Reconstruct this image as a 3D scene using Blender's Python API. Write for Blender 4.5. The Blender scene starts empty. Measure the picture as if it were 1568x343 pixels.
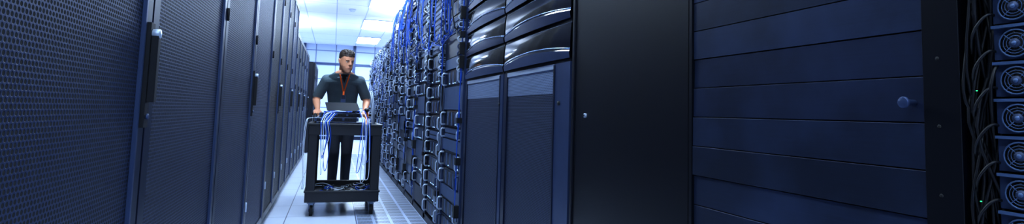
import bpy, math, random
from mathutils import Vector, Matrix
from mathutils.bvhtree import BVHTree
random.seed(7)
D=bpy.data; C=bpy.context
def col(r,g,b):
    f=lambda c:(c/255/12.92 if c/255<=.04045 else ((c/255+.055)/1.055)**2.4)
    return (f(r),f(g),f(b),1)
# ---------------------------------------------------------------- materials
def newmat(name):
    m=D.materials.new(name); m.use_nodes=True
    nt=m.node_tree; b=nt.nodes['Principled BSDF']
    return m,nt,b
def S(nt,inp,v):
    if isinstance(v,(int,float)): inp.default_value=v
    else: nt.links.new(v,inp)
def MA(nt,op,a,b=None,c=None):
    n=nt.nodes.new('ShaderNodeMath'); n.operation=op
    S(nt,n.inputs[0],a)
    if b is not None: S(nt,n.inputs[1],b)
    if c is not None: S(nt,n.inputs[2],c)
    return n.outputs[0]
def coords(nt):
    t=nt.nodes.new('ShaderNodeTexCoord'); s=nt.nodes.new('ShaderNodeSeparateXYZ')
    nt.links.new(t.outputs['Object'],s.inputs[0]); return t.outputs['Object'],s.outputs
def mixc(nt,fac,a,b):
    n=nt.nodes.new('ShaderNodeMix'); n.data_type='RGBA'
    S(nt,n.inputs[0],fac)
    for k,v in ((6,a),(7,b)):
        if isinstance(v,tuple): n.inputs[k].default_value=v
        else: nt.links.new(v,n.inputs[k])
    return n.outputs[2]
def noise(nt,vec,scale,detail=3):
    n=nt.nodes.new('ShaderNodeTexNoise'); n.inputs['Scale'].default_value=scale; n.inputs['Detail'].default_value=detail
    nt.links.new(vec,n.inputs['Vector']); return n.outputs['Fac']
def bump(nt,b,h,strength=.3,dist=.002):
    n=nt.nodes.new('ShaderNodeBump'); n.inputs['Strength'].default_value=strength; n.inputs['Distance'].default_value=dist
    nt.links.new(h,n.inputs['Height']); nt.links.new(n.outputs[0],b.inputs['Normal'])
def mul(c,k): return (c[0]*k,c[1]*k,c[2]*k,1)
def plain(name,c,rough=.5,metal=0,var=.15,scale=12,bmp=0,spec=.5,emit=0):
    m,nt,b=newmat(name); v,_=coords(nt)
    f=noise(nt,v,scale)
    nt.links.new(mixc(nt,f,mul(c,1-var),mul(c,1+var)),b.inputs['Base Color'])
    b.inputs['Roughness'].default_value=rough; b.inputs['Metallic'].default_value=metal
    b.inputs['Specular IOR Level'].default_value=spec
    if bmp: bump(nt,b,noise(nt,v,scale*6),bmp,.003)
    if emit:
        b.inputs['Emission Color'].default_value=c; b.inputs['Emission Strength'].default_value=emit
    return m
def hexmesh(name,c,hole,pitch=.012,r=.36,rough=.45,metal=.3):
    m,nt,b=newmat(name); v,s=coords(nt)
    u=MA(nt,'DIVIDE',s[1],pitch); w=MA(nt,'DIVIDE',s[2],pitch*1.732)
    def d(off):
        a=MA(nt,'SUBTRACT',MA(nt,'FRACT',MA(nt,'ADD',u,off)),.5)
        e=MA(nt,'MULTIPLY',MA(nt,'SUBTRACT',MA(nt,'FRACT',MA(nt,'ADD',w,off)),.5),1.732)
        return MA(nt,'SQRT',MA(nt,'ADD',MA(nt,'MULTIPLY',a,a),MA(nt,'MULTIPLY',e,e)))
    dist=MA(nt,'MINIMUM',d(0.0),d(.5))
    mk=nt.nodes.new('ShaderNodeMapRange'); mk.interpolation_type='SMOOTHSTEP'
    nt.links.new(dist,mk.inputs[0]); mk.inputs[1].default_value=r-.06; mk.inputs[2].default_value=r+.06
    fac=mk.outputs[0]
    f2=noise(nt,v,3)
    cc=mixc(nt,f2,mul(c,.85),mul(c,1.15))
    nt.links.new(mixc(nt,fac,hole,cc),b.inputs['Base Color'])
    nt.links.new(MA(nt,'MULTIPLY',fac,metal),b.inputs['Metallic'])
    nt.links.new(MA(nt,'SUBTRACT',.95,MA(nt,'MULTIPLY',fac,.95-rough)),b.inputs['Roughness'])
    bump(nt,b,fac,.5,.002)
    return m
def gridmat(name,c,line,sx,sy,ax=(0,1),wid=.01,rough=.5,off=(0,0),var=.05,spec=.5):
    m,nt,b=newmat(name); v,s=coords(nt)
    def ln(k,size,o):
        t=MA(nt,'FRACT',MA(nt,'DIVIDE',MA(nt,'SUBTRACT',s[k],o),size))
        e=MA(nt,'ABSOLUTE',MA(nt,'SUBTRACT',t,.5))
        return MA(nt,'GREATER_THAN',e,.5-wid/size/2)
    g=MA(nt,'MAXIMUM',ln(ax[0],sx,off[0]),ln(ax[1],sy,off[1]))
    f=noise(nt,v,2.5,5)
    nt.links.new(mixc(nt,g,mixc(nt,f,mul(c,1-var),mul(c,1+var)),line),b.inputs['Base Color'])
    b.inputs['Roughness'].default_value=rough; b.inputs['Specular IOR Level'].default_value=spec
    bump(nt,b,MA(nt,'SUBTRACT',1.0,g),.3,.002)
    return m

black=plain('black_paint',col(9,14,29),.4)
blackp=plain('matte_black_plastic',col(11,15,25),.55,bmp=.1)
navy=plain('navy_frame',col(19,30,56),.38,.2)
steel=plain('grey_frame',col(60,76,112),.4,.3)
silver=plain('bright_silver',col(195,208,228),.3,.35)
whitep=plain('white_plastic',col(200,212,230),.45)
gloss=plain('gloss_black',col(5,8,16),.07,0,var=.02,spec=.7)
chrome=plain('chrome_trim',col(165,190,230),.2,.9)
meshL=hexmesh('perforated_navy',col(34,52,94),col(1,3,10),.0125,.35)
meshR=hexmesh('perforated_dark',col(50,66,102),col(5,8,18),.008,.33)
meshTop=hexmesh('perforated_painted_sheen',col(140,158,192),col(30,40,60),.008,.27)  # paler mesh: reflection on the door's top band put into the colour
side=plain('satin_black_panel',col(8,12,23),.38,.1,scale=4)
blue=plain('blue_cable',col(20,86,200),.4)
white=plain('white_cable',col(215,225,240),.4)
grey=plain('grey_cable',col(110,125,150),.45)
blk=plain('black_cable',col(12,14,22),.45)
led=plain('green_led',col(60,255,150),.4,emit=2)
bled=plain('blue_led',col(160,200,255),.4,emit=4)
port=plain('port_cavity',col(6,8,14),.6)
teal=plain('teal_port',col(40,120,150),.5)

# ---------------------------------------------------------------- mesh builder
class MB:
    def __init__(s): s.v=[];s.f=[];s.m=[];s.s=[];s.mats=[]
    def mi(s,mat):
        if mat not in s.mats: s.mats.append(mat)
        return s.mats.index(mat)
    def add(s,vs,fs,mat,smooth=False):
        o=len(s.v); s.v+=[tuple(v) for v in vs]; k=s.mi(mat)
        for f in fs: s.f.append([i+o for i in f]); s.m.append(k); s.s.append(smooth)
    def box(s,x0,x1,y0,y1,z0,z1,mat,M=None):
        vs=[Vector((x,y,z)) for z in (z0,z1) for y in (y0,y1) for x in (x0,x1)]
        if M: vs=[M@v for v in vs]
        s.add(vs,[(0,2,3,1),(4,5,7,6),(0,1,5,4),(2,6,7,3),(0,4,6,2),(1,3,7,5)],mat)
    def tube(s,pts,r,mat,n=6,caps=True):
        pts=[Vector(p) for p in pts]; rs=r if isinstance(r,(list,tuple)) else [r]*len(pts)
        rings=[]; prev=None
        for i,p in enumerate(pts):
            t=(pts[min(i+1,len(pts)-1)]-pts[max(i-1,0)])
            if t.length<1e-9: t=Vector((0,0,1))
            t.normalize()
            if prev is None:
                a=Vector((0,0,1)) if abs(t.z)<.9 else Vector((1,0,0))
                u=t.cross(a).normalized()
            else:
                u=prev-t*prev.dot(t)
                u=u.normalized() if u.length>1e-6 else t.orthogonal().normalized()
            prev=u; w=t.cross(u)
            rings.append([p+(u*math.cos(2*math.pi*k/n)+w*math.sin(2*math.pi*k/n))*rs[i] for k in range(n)])
        s.loft(rings,mat,caps,True)
    def loft(s,rings,mat,caps=True,smooth=True):
        n=len(rings[0]); vs=[v for r in rings for v in r]; fs=[]
        for i in range(len(rings)-1):
            for k in range(n):
                a=i*n+k;b=i*n+(k+1)%n
                fs.append((a,b,b+n,a+n))
        if caps: fs.append(tuple(range(n-1,-1,-1))); fs.append(tuple((len(rings)-1)*n+k for k in range(n)))
        s.add(vs,fs,mat,smooth)
    def ell(s,c,r,mat,M=None,nu=14,nv=9):
        rings=[]
        for j in range(nv+1):
            a=-math.pi/2+math.pi*j/nv
            ca=max(math.cos(a),.02)
            ring=[Vector((r[0]*ca*math.cos(2*math.pi*k/nu),r[1]*ca*math.sin(2*math.pi*k/nu),r[2]*math.sin(a))) for k in range(nu)]
            if M: ring=[M@v for v in ring]
            rings.append([v+Vector(c) for v in ring])
        s.loft(rings,mat)
    def capsule(s,a,b,ra,rb,mat,n=14):
        a=Vector(a);b=Vector(b);t=(b-a).normalized();pts=[];rs=[]
        for k in range(5):
            an=math.pi/2*(1-k/4)
            pts.append(a-t*ra*math.sin(an)); rs.append(max(ra*math.cos(an),.0005))
        for k in range(5):
            an=math.pi/2*k/4
            pts.append(b+t*rb*math.sin(an)); rs.append(max(rb*math.cos(an),.0005))
        s.tube(pts,rs,mat,n)
    def mesh(s,name):
        me=D.meshes.new(name); me.from_pydata(s.v,[],s.f)
        for m in s.mats: me.materials.append(m)
        me.polygons.foreach_set('material_index',s.m); me.polygons.foreach_set('use_smooth',s.s)
        me.update(); return me
    def build(s,name,bevel=0,parent=None,seg=2):
        o=D.objects.new(name,s.mesh(name)); C.collection.objects.link(o)
        if bevel:
            b=o.modifiers.new('bevel','BEVEL'); b.width=bevel; b.segments=seg; b.limit_method='ANGLE'; b.angle_limit=math.radians(40)
        if parent: o.parent=parent
        return o
def empty(name,loc=(0,0,0)):
    e=D.objects.new(name,None); C.collection.objects.link(e); return e
def spline(P,k=6):
    P=[Vector(p) for p in P]; Q=[P[0]*2-P[1]]+P+[P[-1]*2-P[-2]]; out=[]
    for i in range(1,len(Q)-2):
        a,b,c,d=Q[i-1:i+3]
        for j in range(k):
            t=j/k
            out.append(.5*((2*b)+(c-a)*t+(2*a-5*b+4*c-d)*t*t+(3*b-a-3*c+d)*t**3))
    out.append(P[-1]); return out

# ---------------------------------------------------------------- room
Y0,Y1,XL,XR,H=-3,18.5,-4,4.5,3.0
def slab(name,b,mat):
    m=MB(); m.box(*b,mat); return m.build(name)
floorm=gridmat('raised_floor_tiles',col(206,215,234),col(84,98,128),.6,.6,(0,1),.008,.28,(.25,.1),.06)
slab('floor',(XL,XR,Y0,Y1,-.1,0),floorm)
slab('ceiling',(XL,XR,Y0,Y1,H,H+.1),gridmat('ceiling_tiles',col(232,236,245),col(185,194,212),.6,1.2,(0,1),.02,.8,(.57,.3),.02))
wallm=gridmat('wall_panels',col(190,202,225),col(116,132,166),.6,.9,(0,2),.03,.6,(0,.1),.03)
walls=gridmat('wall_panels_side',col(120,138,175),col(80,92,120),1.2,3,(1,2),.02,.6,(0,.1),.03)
slab('wall_front',(XL,XR,Y1,Y1+.1,0,H),wallm)
slab('wall_back',(XL,XR,Y0-.1,Y0,0,H),wallm)
slab('wall_left',(XL-.1,XL,Y0,Y1,0,H),walls)
slab('wall_right',(XR,XR+.1,Y0,Y1,0,H),walls)
m=MB()
for k in range(6): m.box(XL+.02+k*1.5,XL+.1+k*1.5,Y1-.05,Y1-.001,0.1,H-.001,steel)
m.box(XL,XR,Y1-.04,Y1-.001,2.35,2.42,steel)
m.build('trim_1')
m=MB(); m.box(XL,XR,Y1-.02,Y1-.001,0,.1,navy); m.build('baseboard_front')
# perforated floor tiles
pm,nt,b=newmat('perforated_floor_metal'); v,s=coords(nt)
def cell(k,size,o,lo):
    t=MA(nt,'FRACT',MA(nt,'DIVIDE',MA(nt,'SUBTRACT',s[k],o),size))
    return MA(nt,'LESS_THAN',MA(nt,'ABSOLUTE',MA(nt,'SUBTRACT',t,.5)),lo)
big=MA(nt,'MULTIPLY',cell(0,.15,.25,.42),cell(1,.15,.1,.42))
sm=MA(nt,'MULTIPLY',cell(0,.0125,.25,.3),cell(1,.0125,.1,.3))
g=MA(nt,'MULTIPLY',big,MA(nt,'ADD',.45,MA(nt,'MULTIPLY',sm,.55)))
nt.links.new(mixc(nt,g,col(184,198,224),col(40,52,80)),b.inputs['Base Color']); b.inputs['Roughness'].default_value=.35
m=MB()
for k in range(22):
    y=.1+k*.6-.6; m.box(.254,.846,y+.004,y+.596,.0002,.004,pm)
m.build('perforated_floor_tiles')
# lights
def emat(name,st):
    em,nt,b=newmat(name); v,s=coords(nt)
    b.inputs['Emission Color'].default_value=(.64,.81,1,1); b.inputs['Emission Strength'].default_value=st; b.inputs['Base Color'].default_value=(.9,.9,.9,1)
    return em
emF=emat('light_diffuser',40); emN=emat('dimmed_light_diffuser',14)
def light(x,y,w=.6,l=1.5):
    em=emF if y>5 else emN
    m=MB(); m.box(x-w/2,x+w/2,y-l/2,y+l/2,H-.012,H-.004,em)
    for a in ((x-w/2-.02,x-w/2,y-l/2-.02,y+l/2+.02),(x+w/2,x+w/2+.02,y-l/2-.02,y+l/2+.02),(x-w/2,x+w/2,y-l/2-.02,y-l/2),(x-w/2,x+w/2,y+l/2,y+l/2+.02)):
        m.box(*a,H-.02,H-.001,whitep)
    m.build('ceiling_light')
for y in (16.7,13.5,10.4,7.3,4.2,1.1,-1.7): light(.87,y)
for y in (16.7,13.5,10.4,7.3,4.2,1.1): light(-2.2,y)  # unseen column, added so the gloss bezels have lights to reflect
for y in (5.2,2.6,0,-2): light(-.35,y,.6,1.2)  # extra out-of-frame panels, added to light the right rack faces
m=MB(); m.tube([(.27,11.6,H-.001),(.27,11.6,H-.02),(.27,11.6,H-.05)],[.07,.065,.04],whitep,16); m.build('smoke_detector')
for x,y,zb in ((-1.1,10.5,2.035),(-1.0,13.9,2.005),(1.45,11.0,2.185),(1.45,13.6,2.185),(-2.8,16.6,0),(2.8,16.6,0)):  # hidden fill lights on invented stands, added to brighten ceiling and far wall
    e=empty('added_fill_uplight'); zt=2.25
    m=MB(); m.box(x-.27,x+.27,y-.62,y+.62,zt-.05,zt,whitep)
    for q in (-.5,.5): m.box(x-.03,x+.03,y+q-.03,y+q+.03,zb,zt-.05,steel)
    if zb==0: m.box(x-.25,x+.25,y-.6,y+.6,0,.03,steel)
    m.build('added_fill_housing',0,e)
    l=D.lights.new('fill_lamp','AREA'); l.shape='RECTANGLE'; l.size=.5; l.size_y=1.2; l.energy=26; l.color=(.76,.88,1)
    o=D.objects.new('fill_lamp',l); C.collection.objects.link(o); o.location=(x,y,zt+.01); o.rotation_euler=(math.pi,0,0); o.parent=e

# ---------------------------------------------------------------- left cabinets
XF=-.5
def lcab(y0,y1,h,mm,fr,handle=True,xf=XF):
    m=MB(); w=.055
    m.box(xf-1.0,xf-.045,y0+.003,y1-.003,.04,h,black)
    for y in (y0+.06,y1-.06):
        for x in (xf-.1,xf-.9): m.tube([(x,y,0),(x,y,.04)],.025,blackp,10)
    m.box(xf-1.0,xf-.045,y0+.02,y1-.02,.01,.04,black)
    a,bb=y0+.006,y1-.006
    m.box(xf-.04,xf,a,a+w,.06,h-.02,fr); m.box(xf-.04,xf,bb-w,bb,.06,h-.02,fr)
    m.box(xf-.04,xf,a+w,bb-w,.06,.06+w,fr); m.box(xf-.04,xf,a+w,bb-w,h-.02-w,h-.02,fr)
    m.box(xf-.03,xf-.008,a+w,bb-w,.06+w,h-.02-w,mm)
    m.box(xf-.042,xf-.04,a,bb,.06,h-.02,black)
    m.box(xf-.008,xf+.003,bb-w-.008,bb-w+.004,.1,h-.07,steel)
    if handle:
        y=bb-w/2
        m.box(xf,xf+.012,y-.018,y+.018,.93,1.22,blackp)
        m.box(xf+.012,xf+.030,y-.011,y+.011,1.0,1.19,blackp)
        m.tube([(xf+.012,y,1.19),(xf+.031,y,1.19)],.013,silver,14)
        m.tube([(xf+.012,y,.96),(xf+.018,y,.96)],.008,steel,12)
    for z in (.35,h/2+.25,h-.35):
        m.tube([(xf+.004,a+.006,z-.03),(xf+.004,a+.006,z+.03)],.007,silver if z<.4 else blackp,8)
    return m.build('server_cabinet',.003,seg=1)
ys=[-.3,.75,1.8,2.88,3.93,4.98]
for i in range(5): lcab(ys[i],ys[i+1],2.35,meshL,navy,i in (1,3))
meshD=hexmesh('perforated_black',col(15,22,42),col(3,5,11),.0125,.34)
y=4.98
k=0
while y<11.5:
    h=2.35 if y<7.6 else 2.03
    lcab(y,y+.75,h,meshL if k%4==3 else meshD,black,k%2==0); y+=.75; k+=1
for y in (13.0,13.75,14.5): lcab(y,y+.75,2.0,meshD,black,xf=-.42)

# ---------------------------------------------------------------- right row
XG=.85
def body(m,y0,y1,h,mat=black,xf=XG):
    m.box(xf+.045,xf+1.0,y0+.003,y1-.003,.04,h,mat)
    m.box(xf+.06,xf+.98,y0+.02,y1-.02,0,.04,blackp)
# rack with fans (rear of 1U servers)
m=MB(); y0,y1=-.25,.553
m.box(XG+.06,XG+.9,y0,y1,.04,2.2,black); m.box(XG+.03,XG+.06,y0,y0+.03,.04,2.2,navy)
m.box(XG+.08,XG+.88,y0+.02,y1-.02,0,.04,blackp)
fan_metal=plain('fan_metal',col(88,112,150),.4,.3); fbody=plain('server_rear',col(46,62,94),.45,.2)
z=.10; pit=.0495; row=0
while z<2.12:
    m.box(XG+.006,XG+.06,y0+.04,.517,z+.002,z+pit-.004,fbody)
    m.box(XG,XG+.006,y0+.04,.517,z+pit-.005,z+pit-.001,fan_metal)
    for j in range(8):
        cy=.490-j*.046; cz=z+pit/2-.002
        if j%4==3:
            m.box(XG-.002,XG+.006,cy-.016,cy+.016,z+.01,z+pit-.014,teal); continue
        m.tube([(XG+.002,cy,cz),(XG+.0065,cy,cz)],.0180,port,20)
        for rr,w in ((.0180,.0011),(.0135,.0005),(.0098,.0005)):
            ring=[(XG+.001,cy+rr*math.cos(a*math.pi/10),cz+rr*math.sin(a*math.pi/10)) for a in range(21)]
            m.tube(ring,w,fan_metal,4,False)
        m.tube([(XG-.0005,cy,cz),(XG+.004,cy,cz)],.0062,fbody,14)
        m.tube([(XG-.001,cy,cz),(XG,cy,cz)],.003,fan_metal,10)
        for q in range(4):
            a=q*math.pi/2+.78
            m.tube([(XG+.001,cy+.006*math.cos(a),cz+.006*math.sin(a)),(XG+.001,cy+.018*math.cos(a),cz+.018*math.sin(a))],.0007,fan_metal,4)
        if j<2:
            for q in range(7):
                a=q*2*math.pi/7; p0=Vector((XG+.003,cy+.005*math.cos(a),cz+.005*math.sin(a))); a2=a+.6
                p1=Vector((XG+.003,cy+.0155*math.cos(a2),cz+.0155*math.sin(a2)))
                m.tube([p0,(p0+p1)/2+Vector((0,-.001,.001)),p1],[.0012,.002,.0025],blackp,4)
    row+=1; z+=pit
for i in range(22):
    y=random.uniform(.524,.545); z=random.uniform(.1,.3); P=[]
    while z<2.15:
        P.append((XG-random.uniform(-.035,.008),min(.549,max(.516,y+random.uniform(-.012,.012))),z)); z+=random.uniform(.05,.16)
    m.tube(spline(P,4),.0022,blk,5)
for i in range(40):
    z=.1+i*.05; yy=.522
    m.tube(spline([(XG+.02,yy-.006,z),(XG-.004,yy-.004,z+.004),(XG-.008,yy+.012,z-.02),(XG+.01,yy+.026,z-.05)],5),.002,blk,5)
    if i%3==1: m.box(XG-.008,XG-.006,yy+.010,yy+.0112,z,z+.001,led)
m.build('server_rack')
# cabinet of wide blanking panels
m=MB(); y0,y1=.556,1.195
body(m,y0,y1,2.2)
m.box(XG-.004,XG+.05,y0,y0+.052,.04,2.2,side)
m.box(XG,XG+.05,y1-.012,y1,.04,2.2,side)
for z in range(20):
    m.tube([(XG-.005,y0+.03,.1+z*.1),(XG-.0038,y0+.03,.1+z*.1)],.003,port,8)
pan=[]
for i,c in enumerate(((32,43,67),(27,37,58),(37,49,75),(30,40,64))):
    mm,nt,b=newmat('brushed_blank_panel_%d'%i); v,s=coords(nt)
    mp=nt.nodes.new('ShaderNodeMapping'); nt.links.new(v,mp.inputs[0]); mp.inputs['Scale'].default_value=(1,1,60)
    f=noise(nt,mp.outputs[0],6,6); g=noise(nt,v,5,8)
    cr=nt.nodes.new('ShaderNodeMapRange'); nt.links.new(g,cr.inputs[0]); cr.inputs[1].default_value=.45; cr.inputs[2].default_value=.7
    c1=mixc(nt,f,mul(col(*c),.75),mul(col(*c),1.2))
    nt.links.new(mixc(nt,MA(nt,'MULTIPLY',cr.outputs[0],.6),c1,mul(col(*c),2.4)),b.inputs['Base Color'])
    b.inputs['Roughness'].default_value=.42; b.inputs['Metallic'].default_value=.25; pan.append(mm)
z=.08;i=0
while z<2.15:
    hh=.0889/1.25
    sk=random.uniform(-.006,.006)
    m.box(XG+.004+sk*.5,XG+.03,y0+.055,y1-.014,z+.001,z+hh-.001,pan[(i*3+random.randrange(2))%4]); i+=1
    z+=hh
m.tube([(XG+.01,y0+.072,1.035),(XG-.012,y0+.072,1.035),(XG-.018,y0+.072,1.035)],[.005,.005,.0095],steel,14)
m.tube([(XG-.018,y0+.072,1.035),(XG-.021,y0+.072,1.035)],[.0095,.008],steel,14)
m.build('blanking_panel_cabinet',.0008,seg=1)
# smooth dark cabinet
m=MB(); y0,y1=1.2,1.92
body(m,y0,y1,2.25)
m.box(XG+.004,XG+.043,y0+.002,y1-.002,.05,2.24,side)
m.box(XG-.002,XG+.01,y1-.02,y1-.004,.05,2.24,black)
m.tube([(XG+.005,1.80,1.0),(XG-.003,1.80,1.0)],.008,silver,16); m.tube([(XG-.002,1.80,1.0),(XG-.0045,1.80,1.0)],.004,port,12)
m.build('smooth_side_cabinet',.003)
# storage cabinets with bulging gloss bezels
lipm=plain('bezel_lip',col(40,54,90),.3,.3)
def storage(y0,y1,strip):
    m=MB(); body(m,y0,y1,2.35)
    a,b=y0+.008,y1-.008
    m.box(XG,XG+.04,a,a+strip,.06,1.205,steel)
    m.box(XG,XG+.04,b-.05,b,.06,1.205,navy)
    m.box(XG,XG+.04,a+strip,b-.05,1.185,1.205,silver)
    m.box(XG,XG+.04,a+strip,b-.05,.06,.1,navy)
    m.box(XG+.008,XG+.03,a+strip,b-.05,.1,1.085,meshR)
    m.box(XG+.006,XG+.03,a+strip,b-.05,1.085,1.185,meshTop)  # top band with the reflection painted into its colour
    m.tube([(XG+.005,a+strip*.5+.02,1.045),(XG-.006,a+strip*.5+.02,1.045)],.009,blackp,14)
    m.box(XG-.004,XG,a+strip-.012,a+strip,.06,1.2,navy)
    z=1.212; k=0; ph=.155
    N=20; Q=12
    while z<2.3:
        grid=[]
        for i in range(N+1):
            s_=i/N; yy=a+(b-a)*s_; arch=1-4*(s_-.5)**2
            r=[]
            for j in range(Q+1):
                t=j/Q
                sp=.030+.026*arch
                zz=z+.006+(sp*t/.3 if t<=.3 else sp+(ph-.018-sp)*(t-.3)/.7)
                xx=XG+.010-.012*math.sin(math.pi*(t*.6+.2))-.012*arch-(.006 if t<=.26 else 0)
                r.append(Vector((xx,yy,zz)))
            grid.append(r)
        vs=[v for r in grid for v in r]; fa=[]; fb=[]
        for i in range(N):
            for j in range(Q):
                p=i*(Q+1)+j; (fa if j<3 else fb).append((p,p+1,p+Q+2,p+Q+1))
        m.add(vs,fb,gloss,True); m.add(vs,fa,lipm if k%2 else steel,True)
        for i in (0,N):
            vs=grid[i]+[Vector((XG+.045,grid[i][-1].y,grid[i][-1].z)),Vector((XG+.045,grid[i][0].y,grid[i][0].z))]
            m.add(vs,[tuple(range(len(vs)))],gloss)
        m.tube([r[4]+Vector((-.002,0,0)) for r in grid],.003,chrome,6)
        m.tube([r[-1]+Vector((.002,0,.001)) for r in grid],.002,steel,6)
        z+=ph;k+=1
    m.box(XG+.005,XG+.045,a,b,1.205,2.33,black)
    return m.build('storage_cabinet')
storage(1.93,2.80,.16); storage(2.805,3.70,.06)

# open server racks
srvA=plain('server_face',col(20,28,48),.4,.2); srvB=plain('server_face_grey',col(74,92,126),.45,.3); srvC=plain('server_face_dark',col(8,12,24),.3)
def dhandle(m,y,z0,z1,mat,out=.045,r=.006,x=None):
    x=XG+.02 if x is None else x
    m.tube([(x,y,z0),(x-out*.8,y,z0),(x-out,y,z0+.012),(x-out,y,z1-.012),(x-out*.8,y,z1),(x,y,z1)],r,mat,6)
def orack(y0,y1,h,seed):
    R=random.Random(seed); m=MB()
    for y in (y0+.002,y1-.042):
        for x in (XG,XG+.9): m.box(x,x+.05,y,y+.04,0.02,h,steel if seed%2 else navy)
        m.box(XG+.05,XG+.9,y+.015,y+.02,.05,h-.02,black)
    m.box(XG,XG+.95,y0+.002,y1-.002,h,h+.03,black); m.box(XG,XG+.95,y0+.002,y1-.002,0,.06,black)
    m.box(XG+.1,XG+.9,y0+.05,y1-.05,.07,h-.02,port)
    a,b=y0+.045,y1-.045; z=.08
    while z<h-.1:
        up=z>1.35
        ty=R.choice(['s','s','s','s','blank','s2'] if not up else ['p','s2','sw','s','s2','blank'])
        if ty=='s':
            hh=.133; m.box(XG+.015,XG+.7,a,b,z+.002,z+hh-.004,R.choice((srvA,srvC,srvA)))
            for k in range(8):
                yy=a+.05+k*(b-a-.1)/8
                m.box(XG+.006,XG+.016,yy+.004,yy+(b-a-.1)/8-.004,z+.015,z+hh-.02,srvC if k%2 else srvB)
                if R.random()<.35: m.box(XG+.003,XG+.006,yy+.01,yy+.016,z+.02,z+.026,bled)
            for y in (a+.018,b-.018): dhandle(m,y,z+.018,z+hh-.022,silver if R.random()<.9 else steel,.045,.0075)
        elif ty=='s2':
            hh=.089; m.box(XG+.01,XG+.7,a,b,z+.002,z+hh-.004,srvA)
            for k in range(2): m.box(XG+.004,XG+.012,a+.06,b-.06,z+.01+k*.038,z+.038+k*.038,srvB)
            for y in (a+.018,b-.018): dhandle(m,y,z+.012,z+hh-.014,silver,.04,.007)
        elif ty=='blank':
            hh=.089*R.choice((1,2)); m.box(XG+.002,XG+.03,a,b,z+.002,z+hh-.004,R.choice((srvB,srvB,srvA)))
        elif ty=='sw':
            hh=.0445; m.box(XG-.002,XG+.4,a,b,z+.002,z+hh-.003,srvB)
            for k in range(12): m.box(XG-.005,XG,a+.05+k*.045,a+.08+k*.045,z+.012,z+.032,port)
            for k in range(4):
                yy=R.uniform(a+.05,b-.05); c=R.choice((blue,blue,blue,grey,blk)); e=R.choice((a-.005,b+.005)); dz=R.uniform(-.4,.2)
                m.tube(spline([(XG,yy,z+.02),(XG-.03,yy,z+.01),(XG-.04,(yy+e)/2,z-.03),(XG-.03,e,z-.06),(XG-.025,e,max(.1,min(h-.02,z+dz)))],4),.0035,c,5)
        else:
            hh=.0889; m.box(XG+.004,XG+.2,a,b,z+.002,z+hh-.003,srvC)
            for q in (0,1):
                for k in range(14):
                    m.box(XG-.002,XG+.004,a+.03+k*.042,a+.055+k*.042,z+.012+q*.04,z+.03+q*.04,whitep if (k+q)%3 else port)
            for k in range(5):
                yy=a+.04+R.randrange(14)*.042; c=R.choice((blue,white,blue,blue,blk)); e=R.choice((a-.01,b+.01)); dz=R.uniform(-.4,.2)
                m.tube(spline([(XG,yy,z+.03),(XG-.03,yy,z+.02),(XG-.045,(yy+e)/2,z-.02),(XG-.035,e+R.uniform(-.01,.01),z-.06),(XG-.025,e,max(1.2,min(h-.02,z+dz)))],4),.0035,c,5)
        z+=hh
    z=1.28
    while z<h-.03:
        for y in (y0+.022,y1-.022): dhandle(m,y,z,z+.036,whitep if R.random()<.7 else steel,.045,.0048,XG)
        z+=.052
    for k in range(7):
        y=R.choice((y0+.022,y1-.022))+R.uniform(-.012,.012); c=R.choice((blue,grey,blk,blk,blk))
        P=[]; z=R.uniform(.1,1.1)
        while z<h: P.append((XG-.010-R.uniform(0,.018),y+R.uniform(-.008,.008),z)); z+=R.uniform(.12,.3)
        if len(P)>2: m.tube(spline(P,4),.0038,c,5)
    for k in range(9):
        z=R.uniform(.2,h-.3); y=R.choice((y0+.022,y1-.022)); m.box(XG-.035,XG,y-.025,y+.025,z,z+R.uniform(.03,.09),blackp)
    return m.build('server_rack')
y=3.76;k=0
while y<14:
    orack(y,y+.72,2.15 if k>5 else 2.2,k+3); y+=.735;k+=1
# overhead cable tray with blue cable mass
m=MB()
for x in (.92,1.28): m.box(x,x+.02,3.8,9.2,2.40,2.46,steel)
for i in range(18): m.box(.94,1.28,3.9+i*.3,3.93+i*.3,2.405,2.425,steel)
for i in range(7):
    for x in (.93,1.29): m.box(x-.006,x+.006,4.2+i*.8-.006,4.2+i*.8+.006,2.46,H-.002,steel)
for i in range(8):
    for x in (1.0,1.2): m.box(x,x+.03,3.9+i*.735,3.93+i*.735,2.23,2.4,steel)
R=random.Random(5)
for i in range(34):
    x=R.uniform(.95,1.25); P=[(x,3.85+j*.55,2.432+R.uniform(0,.05)+.02*math.sin(i+j)) for j in range(10)]
    m.tube(spline(P,3),.006,R.choice((blue,blue,blue,grey,white)),5)
for i in range(70):
    y=R.choice((4.1,4.9,5.7,6.6,7.4,8.3))+R.uniform(-.16,.16); e=y+R.uniform(-.2,.2); zz=R.uniform(1.6,2.15)
    m.tube(spline([(.97,y,2.45),(.88,y,2.47+R.uniform(0,.04)),(.82+R.uniform(-.02,.01),(y*2+e)/3,2.3),(.80+R.uniform(-.025,.01),(y+e)/2,(2.2+zz)/2-R.uniform(0,.1)),(.80,e,zz-.06),(.835,e+.03,zz)],4),.0048,R.choice((blue,blue,blue,blue,grey,blk)),5)
m.build('overhead_cable_tray')

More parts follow.
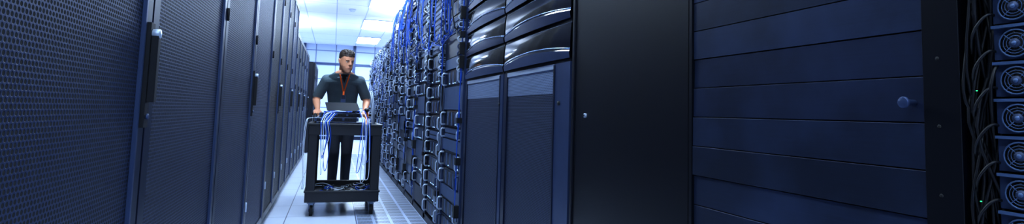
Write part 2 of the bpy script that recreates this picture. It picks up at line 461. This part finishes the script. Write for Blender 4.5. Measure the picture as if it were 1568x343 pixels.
# ---------------------------------------------------------------- cart
cp=plain('cart_black_plastic',col(24,27,36),.5,bmp=.15); cg=plain('caster_grey',col(120,135,160),.4,.3); rub=plain('rubber',col(24,26,32),.7)
X0,X1,CY0,CY1=-.205,.455,5.45,6.25
cart=empty('utility_cart')
m=MB()
def tray(z0,z1,deck):
    m.box(X0,X1,CY0,CY0+.03,z0,z1,cp); m.box(X0,X1,CY1-.03,CY1,z0,z1,cp)
    m.box(X0,X0+.03,CY0+.03,CY1-.03,z0,z1,cp); m.box(X1-.03,X1,CY0+.03,CY1-.03,z0,z1,cp)
    m.box(X0+.03,X1-.03,CY0+.03,CY1-.03,deck-.02,deck,cp)
tray(.745,.85,.80); tray(.13,.235,.17)
for z in (.845,.23):
    m.box(X0-.008,X1+.008,CY0-.008,CY0+.02,z-.012,z+.008,cp); m.box(X0-.008,X1+.008,CY1-.02,CY1+.008,z-.012,z+.008,cp)
    m.box(X0-.008,X0+.02,CY0+.02,CY1-.02,z-.012,z+.008,cp); m.box(X1-.02,X1+.008,CY0+.02,CY1-.02,z-.012,z+.008,cp)
m.build('shelves',.006,cart)
m=MB()
for sx,xx in ((1,X0),(-1,X1)):
    for sy,yy in ((1,CY0),(-1,CY1)):
        xs=sorted((xx+sx*.004,xx+sx*.085)); y_=sorted((yy+sy*.004,yy+sy*.03)); m.box(xs[0],xs[1],y_[0],y_[1],.225,.755,cp)
        xs=sorted((xx+sx*.004,xx+sx*.03)); y_=sorted((yy+sy*.028,yy+sy*.12)); m.box(xs[0],xs[1],y_[0],y_[1],.225,.755,cp)
m.build('corner_posts',.006,cart)
BZ,BY=.93,6.32
m=MB()
for x in (X0+.03,X1-.03): m.tube(spline([(x,CY1-.02,.84),(x,CY1+.01,.88),(x,BY-.02,BZ-.01),(x,BY,BZ)],4),[.02]*13,cp,10)
m.tube([(X0-.005,BY,BZ),(X1+.005,BY,BZ)],.014,cp,14)
m.build('push_handle',0,cart)
m=MB()
for x in (X0+.06,X1-.06):
    for y in (CY0+.07,CY1-.07):
        m.box(x-.035,x+.035,y-.035,y+.035,.118,.131,cg)
        m.tube([(x,y,.118),(x,y,.108)],.022,cg,14)
        for s_ in (-1,1): m.box(x+s_*.02-.002,x+s_*.02+.002,y-.018,y+.03,.04,.11,cg)
        m.box(x-.022,x+.022,y-.018,y+.022,.1,.11,cg)
        m.tube([(x-.014,y+.01,.05),(x+.014,y+.01,.05)],.05,rub,24); m.tube([(x-.0225,y+.01,.05),(x+.0225,y+.01,.05)],.013,cg,12)
m.build('casters',.001,cart,1)
# equipment on top
def rotz(cx,cy,a): return Matrix.Translation((cx,cy,0))@Matrix.Rotation(a,4,'Z')
def switch(cx,cy,a,z0,w,d,h,mat,ports=True):
    m=MB(); M=rotz(cx,cy,a); m.box(-w/2,w/2,-d/2,d/2,z0,z0+h,mat,M)
    m.box(-w/2-.02,-w/2,-d/2,-d/2+.012,z0+.004,z0+h-.004,steel,M); m.box(w/2,w/2+.02,-d/2,-d/2+.012,z0+.004,z0+h-.004,steel,M)
    for k in range(12):
        x=-w/2+.03+k*(w-.06)/12; m.box(x,x+.018,-d/2-.003,-d/2,z0+h*.25,z0+h*.75,port if k%4 else steel,M)
    m.box(-w/2+.004,w/2-.004,-d/2-.001,-d/2+.001,z0+h-.006,z0+h-.003,steel,M)
    return m.build('network_switch',.0015,seg=1)
switch(.06,5.84,.03,.8005,.38,.42,.065,srvC); switch(.05,5.86,-.05,.866,.37,.36,.044,srvA); switch(.065,5.86,.08,.9105,.36,.32,.040,srvC)
lap=empty('laptop'); lm=plain('laptop_shell',col(16,20,30),.7,0,spec=.2)
m=MB(); M=rotz(.09,5.9,.15); m.box(-.16,.16,-.11,.11,.952,.966,lm,M); m.build('base',.003,lap)
m=MB(); M=rotz(.09,5.9,.15)@Matrix.Translation((0,-.108,.970))@Matrix.Rotation(math.radians(24),4,'X'); m.box(-.16,.16,0,.2,-.004,.004,lm,M)
m.box(-.15,.15,.008,.19,-.005,-.004,gloss,M) ; m.build('screen',.002,lap)
hs=empty('barcode_scanner'); org=plain('orange_plastic',col(240,120,40),.4)
m=MB(); m.capsule((.335,5.80,.82),(.325,5.84,.96),.017,.02,org); m.ell((.325,5.80,.985),(.026,.05,.022),blackp); m.ell((.325,5.755,.985),(.02,.012,.015),port); m.tube([(.335,5.79,.8005),(.335,5.79,.83)],[.045,.02],blackp,16)
m.build('body_and_grip',0,hs)
R=random.Random(11)
m=MB()
for i in range(5):
    x=R.uniform(-.10,-.04); w=R.uniform(.02,.06); d=R.uniform(.42,.66); fy=CY0-.018-R.uniform(0,.02)
    P=[(x+.08,5.60,.955),(x+.03,5.53,.93+R.uniform(0,.03)),(x,CY0+.01,.885),(x-.005,fy,.84),(x+R.uniform(-.01,.01),fy,(.84+d)/2),(x+w*.3,fy,d-.03),(x+w*.8,fy,d+.02),(x+w+.01,fy,.74),(x+w*.8,fy,.86),(x+w,CY0+.03,.88),(x+w+.05,5.6,.95)]
    m.tube(spline(P,5),.0030,blue if i%4 else white,6)
for i in range(6):
    z=.958+R.uniform(0,.012); P=[(.05+.13*math.cos(a*.7+i),5.66+.05*math.sin(a*.7+i),z+.006*math.sin(a*3)) for a in range(9)]
    m.tube(spline(P,5),.0032,blue if i%3 else white,6)
m.build('blue_network_cables')
m=MB()
for i in range(5):
    x=R.uniform(.265,.32); d=R.uniform(.24,.5); fy=CY0-.02-R.uniform(0,.02); sw=R.uniform(-.05,.02)
    P=[(x-.06,5.62,.96),(x-.03,5.56,.97+R.uniform(0,.03)),(x,CY0+.02,.90),(x,fy,.85),(x+sw*.3,fy,.7),(x+sw*.8,fy,d+.1),(x+sw,fy,d),(x+sw+.03,fy,d+.05),(x+.03,fy,.7),(x+.02,fy,.86),(x+.02,CY0+.03,.90),(x+.02,5.6,.9)]
    m.tube(spline(P,5),.0030,white if i%4 else blue,6)
for i in range(4):
    x=.38+.006*i; P=[(x,5.70,.82),(x-.01,5.62,1.0),(x-.03,5.64,1.13+.01*i),(x-.04,5.72,1.17),(x-.02,5.80,1.08),(x,5.84,.92),(x+.01,5.82,.81)]
    m.tube(spline(P,6),.0038,(white,grey,white,grey)[i],6)
for i in range(2):
    x=-.222-.010*i; P=[(-.1,5.6,.9),(-.19,5.52,.9),(x,5.47,.86),(x-.01,5.46,.6),(x+.005,5.46,.35),(x,5.47,.25)]
    m.tube(spline(P,5),.003,white,6)
m.build('white_network_cables')
m=MB()
for i in range(26):
    a0=R.uniform(0,6.28); cx=.12+R.uniform(-.17,.2); cy=R.uniform(5.58,6.0); rr=R.uniform(.04,.1); z=.176+R.uniform(0,.08)
    P=[(cx+rr*math.cos(a0+a*.8),cy+rr*math.sin(a0+a*.8),max(.175,z+.012*math.sin(a*2+i))) for a in range(8)]
    m.tube(spline(P,4),.0045,R.choice((white,white,grey,grey,blk,blue)),6)
m.build('coiled_cable_pile')

# ---------------------------------------------------------------- man
skin=plain('skin',col(208,148,118),.5,var=.05,scale=30); hair=plain('hair',col(48,37,32),.6,bmp=.6,scale=40,var=.3)
stub=plain('stubble',col(168,120,98),.6,var=.12,scale=120)
polo=plain('polo_shirt',col(82,98,108),.8,var=.3,scale=9,bmp=.5); pants=plain('dark_trousers',col(18,24,40),.8,bmp=.4,scale=10); shoe=plain('shoe_leather',col(14,14,18),.4)
tee=plain('black_tee',col(10,12,18),.8)
man=empty('man')
B=MB(); cx=.10
rings=[(.84,.10,6.80,.15,.11),(.90,.10,6.80,.165,.12),(.98,.10,6.76,.165,.12),(1.06,.10,6.71,.160,.118),(1.14,.097,6.65,.168,.12),(1.22,.095,6.58,.180,.124),(1.29,.095,6.52,.185,.122),(1.345,.095,6.475,.168,.105),(1.380,.095,6.445,.115,.082),(1.405,.097,6.43,.07,.06)]
L=[]
for z,x,y,rx,ry in rings:
    L.append([Vector((x+rx*math.copysign(abs(math.cos(a))**.85,math.cos(a)),y+ry*math.copysign(abs(math.sin(a))**.85,math.sin(a)),z-(.25*(y+ry*math.sin(a)-y)))) for a in [2*math.pi*k/28 for k in range(28)]])
B.loft(L,polo)
SY=6.485
SH=[Vector((-.083,SY,1.307)),Vector((.273,SY,1.307))]
EL=[Vector((-.185,6.62,1.09)),Vector((.365,6.62,1.09))]
WR=[Vector((-.160,6.405,.985)),Vector((.340,6.405,.985))]
for i,sg in ((0,1),(1,-1)):
    sh,el,wr=SH[i],EL[i],WR[i]
    B.capsule(Vector((.095,SY,1.325)),sh,.07,.060,polo)
    B.capsule(sh,sh.lerp(el,.3),.060,.058,polo)
    t=sh.lerp(el,.86); B.tube([sh.lerp(el,.2),sh.lerp(el,.5),t],[.058,.059,.058],polo,18)
    B.capsule(sh.lerp(el,.5),el,.046,.041,skin); B.capsule(el,el.lerp(wr,.35),.041,.041,skin); B.capsule(el.lerp(wr,.35),wr,.041,.027,skin)
    pc=Vector((wr.x,6.345,BZ+.032))
    B.capsule(wr,pc+Vector((0,.03,.005)),.027,.022,skin)
    for k in range(4):
        xx=pc.x+(k-1.5)*.0205
        base=Vector((xx,6.35,BZ+.03)); B.capsule(Vector((wr.x+(k-1.5)*.010,6.39,.972)),base,.014,.0115,skin)
        ln=(.9,1.05,1.0,.82)[k] if sg<0 else (.82,1.0,1.05,.9)[k]
        p=[base,Vector((xx,6.318,BZ+.027)),Vector((xx,6.318-.024*ln,BZ+.008)),Vector((xx,6.318-.018*ln,BZ-.018*ln))]
        for q in range(3): B.capsule(p[q],p[q+1],.0095-.0006*q,.009-.0006*q,skin,10)
    tx=pc.x+sg*.036
    p=[Vector((wr.x+sg*.018,6.385,.968)),Vector((tx+sg*.008,6.358,.945)),Vector((tx+sg*.016,6.338,.915)),Vector((tx+sg*.018,6.318,.904))]
    for q in range(3): B.capsule(p[q],p[q+1],.0125-.0012*q,.0112-.001*q,skin,10)
for hip,kn,an in (((.02,6.80,.87),(.035,6.70,.49),(.03,6.84,.09)),((.18,6.80,.87),(.175,6.74,.49),(.175,7.0,.09))):
    B.capsule(hip,kn,.088,.062,pants,18); B.capsule(kn,an,.062,.05,pants,18)
    an=Vector(an); B.tube([an+Vector((0,0,.03)),an+Vector((0,0,-.045))],[.05,.058],pants,16)
    B.capsule(an+Vector((0,.03,-.05)),an+Vector((0,-.14,-.058)),.04,.032,shoe,14)
    B.capsule(an+Vector((-.0,-.02,-.02)),an+Vector((0,-.1,-.045)),.04,.036,shoe,14)
HM=Matrix.Translation((.112,6.350,1.512))@Matrix.Rotation(math.radians(26),4,'Z')@Matrix.Rotation(math.radians(12),4,'X')
HR=[(-.118,.024,-.084,-.045),(-.108,.038,-.094,-.02),(-.085,.052,-.096,.02),(-.055,.062,-.095,.055),(-.02,.070,-.093,.082),(.01,.075,-.092,.094),(.04,.078,-.094,.1),(.07,.075,-.088,.095),(.095,.062,-.068,.078),(.110,.042,-.042,.05),(.117,.015,-.012,.02)]
L=[]
for z,w,yf,yb in HR:
    L.append([HM@Vector((w*math.cos(a),(yf+yb)/2+(yb-yf)/2*math.sin(a),z)) for a in [2*math.pi*k/28 for k in range(28)]])
B.loft(L,skin)
def hc(a,b,ra,rb): B.capsule(HM@Vector(a),HM@Vector(b),ra,rb,skin,12)
hc((0,-.092,.018),(0,-.108,-.018),.008,.011); hc((-.009,-.099,-.023),(.009,-.099,-.023),.0085,.0085)
hc((-.038,-.078,.026),(-.014,-.086,.024),.009,.009); hc((.038,-.078,.026),(.014,-.086,.024),.009,.009)
hc((-.016,-.085,-.056),(.016,-.085,-.056),.011,.011); hc((0,-.084,-.1),(0,-.082,-.105),.017,.017)
hc((-.079,.006,.014),(-.075,.002,-.022),.014,.009); hc((.079,.006,.014),(.075,.002,-.022),.014,.009)
NB=Vector((.095,6.47,1.365))
B.capsule(HM@Vector((0,.025,-.05)),NB,.053,.06,skin,18)
tmp=D.objects.new('tmp',B.mesh('tmp')); C.collection.objects.link(tmp)
rm=tmp.modifiers.new('r','REMESH'); rm.mode='VOXEL'; rm.voxel_size=.0046
sm_=tmp.modifiers.new('s','SMOOTH'); sm_.factor=.5; sm_.iterations=4
C.view_layer.update(); dg=C.evaluated_depsgraph_get()
me=D.meshes.new_from_object(tmp.evaluated_get(dg)); D.objects.remove(tmp)
me.materials.clear()
for q in (polo,skin,pants,shoe,hair,stub): me.materials.append(q)
HI=HM.inverted()
def seg(p,a,b):
    d=b-a; t=max(0,min(1,(p-a).dot(d)/d.length_squared)); return (p-(a+d*t)).length,t
def ishair(l):
    if l.z<-.06: return False
    if abs(l.x)>.082 and l.z<.04: return False
    if l.y<-.055: return l.z>.064
    if l.y<-.01: return l.z>.064-.8*(l.y+.055)
    if l.y<.03: return l.z>.024
    return l.z>-.035
for v in me.vertices:
    l=HI@v.co
    if -.12<l.y<.12 and l.z<.16 and ishair(l):
        n=Vector((l.x,l.y*.7,max(l.z,.0)+.01)).normalized()
        k=.002+.012*max(0,min(1,(l.z-.05)/.06))+(.009 if l.y<-.03 and l.z>.08 else 0)
        v.co=HM@(l+n*k*(1+.2*math.sin(l.x*260)+.15*math.sin(l.y*200)))
for f in me.polygons:
    c=f.center; l=HI@c; f.use_smooth=True; mi=0
    if c.z>1.32 and l.length<.17 and l.z<.17 and ((c-NB).length>.07 or c.z>1.395):
        mi=4 if ishair(l) else 1
        if mi==1 and -.125<l.z<-.045 and l.y<.01 and (l.z<-.068 or abs(l.x)>.028 or -.052<l.z): 
            if l.z<-.062 or (abs(l.x)>.04 and l.z<-.04): mi=5
        if c.z<1.378 and c.y>6.33: mi=0
    elif c.z<.13 and c.z<.085: mi=3
    else:
        for i in (0,1):
            d,t=seg(c,EL[i],WR[i]); d2,t2=seg(c,SH[i].lerp(EL[i],.87),EL[i])
            if (d<.055 and t>=0 and (t>.0 or d<.047)) : mi=1
            if d2<.05 and t2>0: mi=1
            if (c-Vector((WR[i].x,6.35,.94))).length<.11: mi=1
        if mi==0 and c.z<.885 : mi=2
    f.material_index=mi
body_=D.objects.new('body',me); C.collection.objects.link(body_); body_.parent=man
bvh=BVHTree.FromPolygons([v.co for v in me.vertices],[tuple(p.vertices) for p in me.polygons])
def front(x,z,off=.004,y=5.9):
    h=bvh.ray_cast(Vector((x,y,z)),Vector((0,1,0)))
    return Vector((x,(h[0].y if h[0] else 6.40)-off,z))
m=MB(); eyew=plain('eye_white',col(205,200,200),.3); iris=plain('iris',col(50,40,34),.2); lip=plain('lips',col(182,112,94),.5)
HI3=HM.inverted()
def face(x,z,off=0):
    o=HM@Vector((x,-.2,z)); d=(HM.to_3x3()@Vector((0,1,0))).normalized()
    h=bvh.ray_cast(o,d); q=HI3@h[0]; return Vector((x,q.y-off,z))
for sx in (-1,1):
    e=face(sx*.031,.004); 
    m.ell(HM@(e+Vector((0,.003,0))),(.0115,.0055,.0044),eyew,HM.to_3x3()); m.ell(HM@(e+Vector((.002,-.0020,-.0005))),(.0046,.0018,.0042),iris,HM.to_3x3())
    m.tube([HM@face(sx*x,z,.001) for x,z in ((.014,.020),(.022,.0245),(.032,.026),(.046,.021))],[.0026,.0034,.003,.0015],hair,6)
    m.tube([HM@face(sx*x,z,.003) for x,z in ((.018,.008),(.031,.0100),(.044,.007))],.0014,hair,6)
m.tube([HM@face(x,z,-.0005) for x,z in ((-.022,-.057),(-.01,-.0545),(0,-.0555),(.01,-.0545),(.022,-.057))],[.001,.0022,.0024,.0022,.001],lip,8)
m.tube([HM@face(x,z,-.0005) for x,z in ((-.018,-.0605),(0,-.0625),(.018,-.0605))],[.001,.0028,.001],lip,8)
m.build('face_details',0,man)
m=MB(); cc=plain('polo_collar',col(96,112,122),.8)
cpnt=[]
NY=6.452
for a in range(-135,136,15):
    r=math.radians(a); cpnt.append(Vector((.097+.072*math.sin(r),NY+.068*math.cos(r)*1.0,1.390+.018*math.cos(r))))
for k in range(len(cpnt)-1):
    a,b=cpnt[k],cpnt[k+1]; o=lambda p:Vector(((p.x-.097)*1.28+.097,(p.y-NY)*1.22+NY,p.z-.034)); i_=lambda p:p+Vector((0,0,.008))
    m.add([a,b,o(b),o(a),i_(a),i_(b)],[(0,1,2,3),(4,5,1,0)],cc,True)
for sx in (-1,1):
    t=Vector((.097+sx*.051,NY-.048,1.377)); q=front(.097+sx*.07,1.328,.008); p0=front(.097+sx*.018,1.338,.01)
    m.add([t,t+Vector((sx*.018,.01,-.01)),q,p0],[(0,1,2,3)],cc)
m.build('collar',0,man)
m=MB()
pv=[(-.034,1.365),(0,1.366),(.034,1.365),(-.020,1.328),(.022,1.328),(.004,1.275)]
P=[front(.099+x,z,.004) for x,z in pv]; m.add(P,[(0,1,4,3),(1,2,4),(3,4,5)],tee)
m.build('undershirt',0,man)
m=MB(); lan=plain('orange_lanyard',col(245,105,30),.6,emit=0)
for sx in (-1,1):
    pts=[Vector((.097+sx*.056,NY-.012,1.400))]+[front(.104+sx*(.05-.045*t),1.365-.182*t,.007) for t in [i/8 for i in range(9)]]
    for k in range(len(pts)-1):
        a,b=pts[k],pts[k+1]; w=Vector((.0075,0,0)); m.add([a-w,a+w,b+w,b-w,a-w+Vector((0,-.002,0)),a+w+Vector((0,-.002,0)),b+w+Vector((0,-.002,0)),b-w+Vector((0,-.002,0))],[(0,1,2,3),(7,6,5,4),(0,4,5,1),(3,2,6,7),(0,3,7,4),(1,5,6,2)],lan)
e=front(.104,1.18,.01); m.box(.094,.114,e.y-.004,e.y+.002,1.145,1.19,lan)
e=front(.104,1.1,.012); m.box(.077,.131,e.y-.02,e.y-.017,1.065,1.148,steel); m.box(.082,.126,e.y-.0215,e.y-.02,1.10,1.14,navy)
m.build('lanyard',0,man)

# ---------------------------------------------------------------- camera
cam=D.cameras.new('camera'); co=D.objects.new('camera',cam); C.collection.objects.link(co)
fw=Vector((.3028,.9495,.0825)).normalized(); rt=Vector((.9515,-.3061,.0307)); rt=(rt-fw*rt.dot(fw)).normalized(); up=rt.cross(fw)
R3=Matrix((rt,up,-fw)).transposed()
co.matrix_world=Matrix.Translation((0,0,1.0))@R3.to_4x4()
cam.sensor_fit='HORIZONTAL'; cam.sensor_width=36; cam.clip_start=.02
cam.lens=850/1568*36; cam.shift_x=0; cam.shift_y=-68.5/1568
C.scene.camera=co
w=D.worlds.new('world'); C.scene.world=w; w.use_nodes=True
w.node_tree.nodes['Background'].inputs[0].default_value=(.05,.09,.2,1); w.node_tree.nodes['Background'].inputs[1].default_value=.5
C.scene.view_settings.view_transform='Standard'
C.scene.view_settings.exposure=.12
C.scene.view_settings.gamma=.86
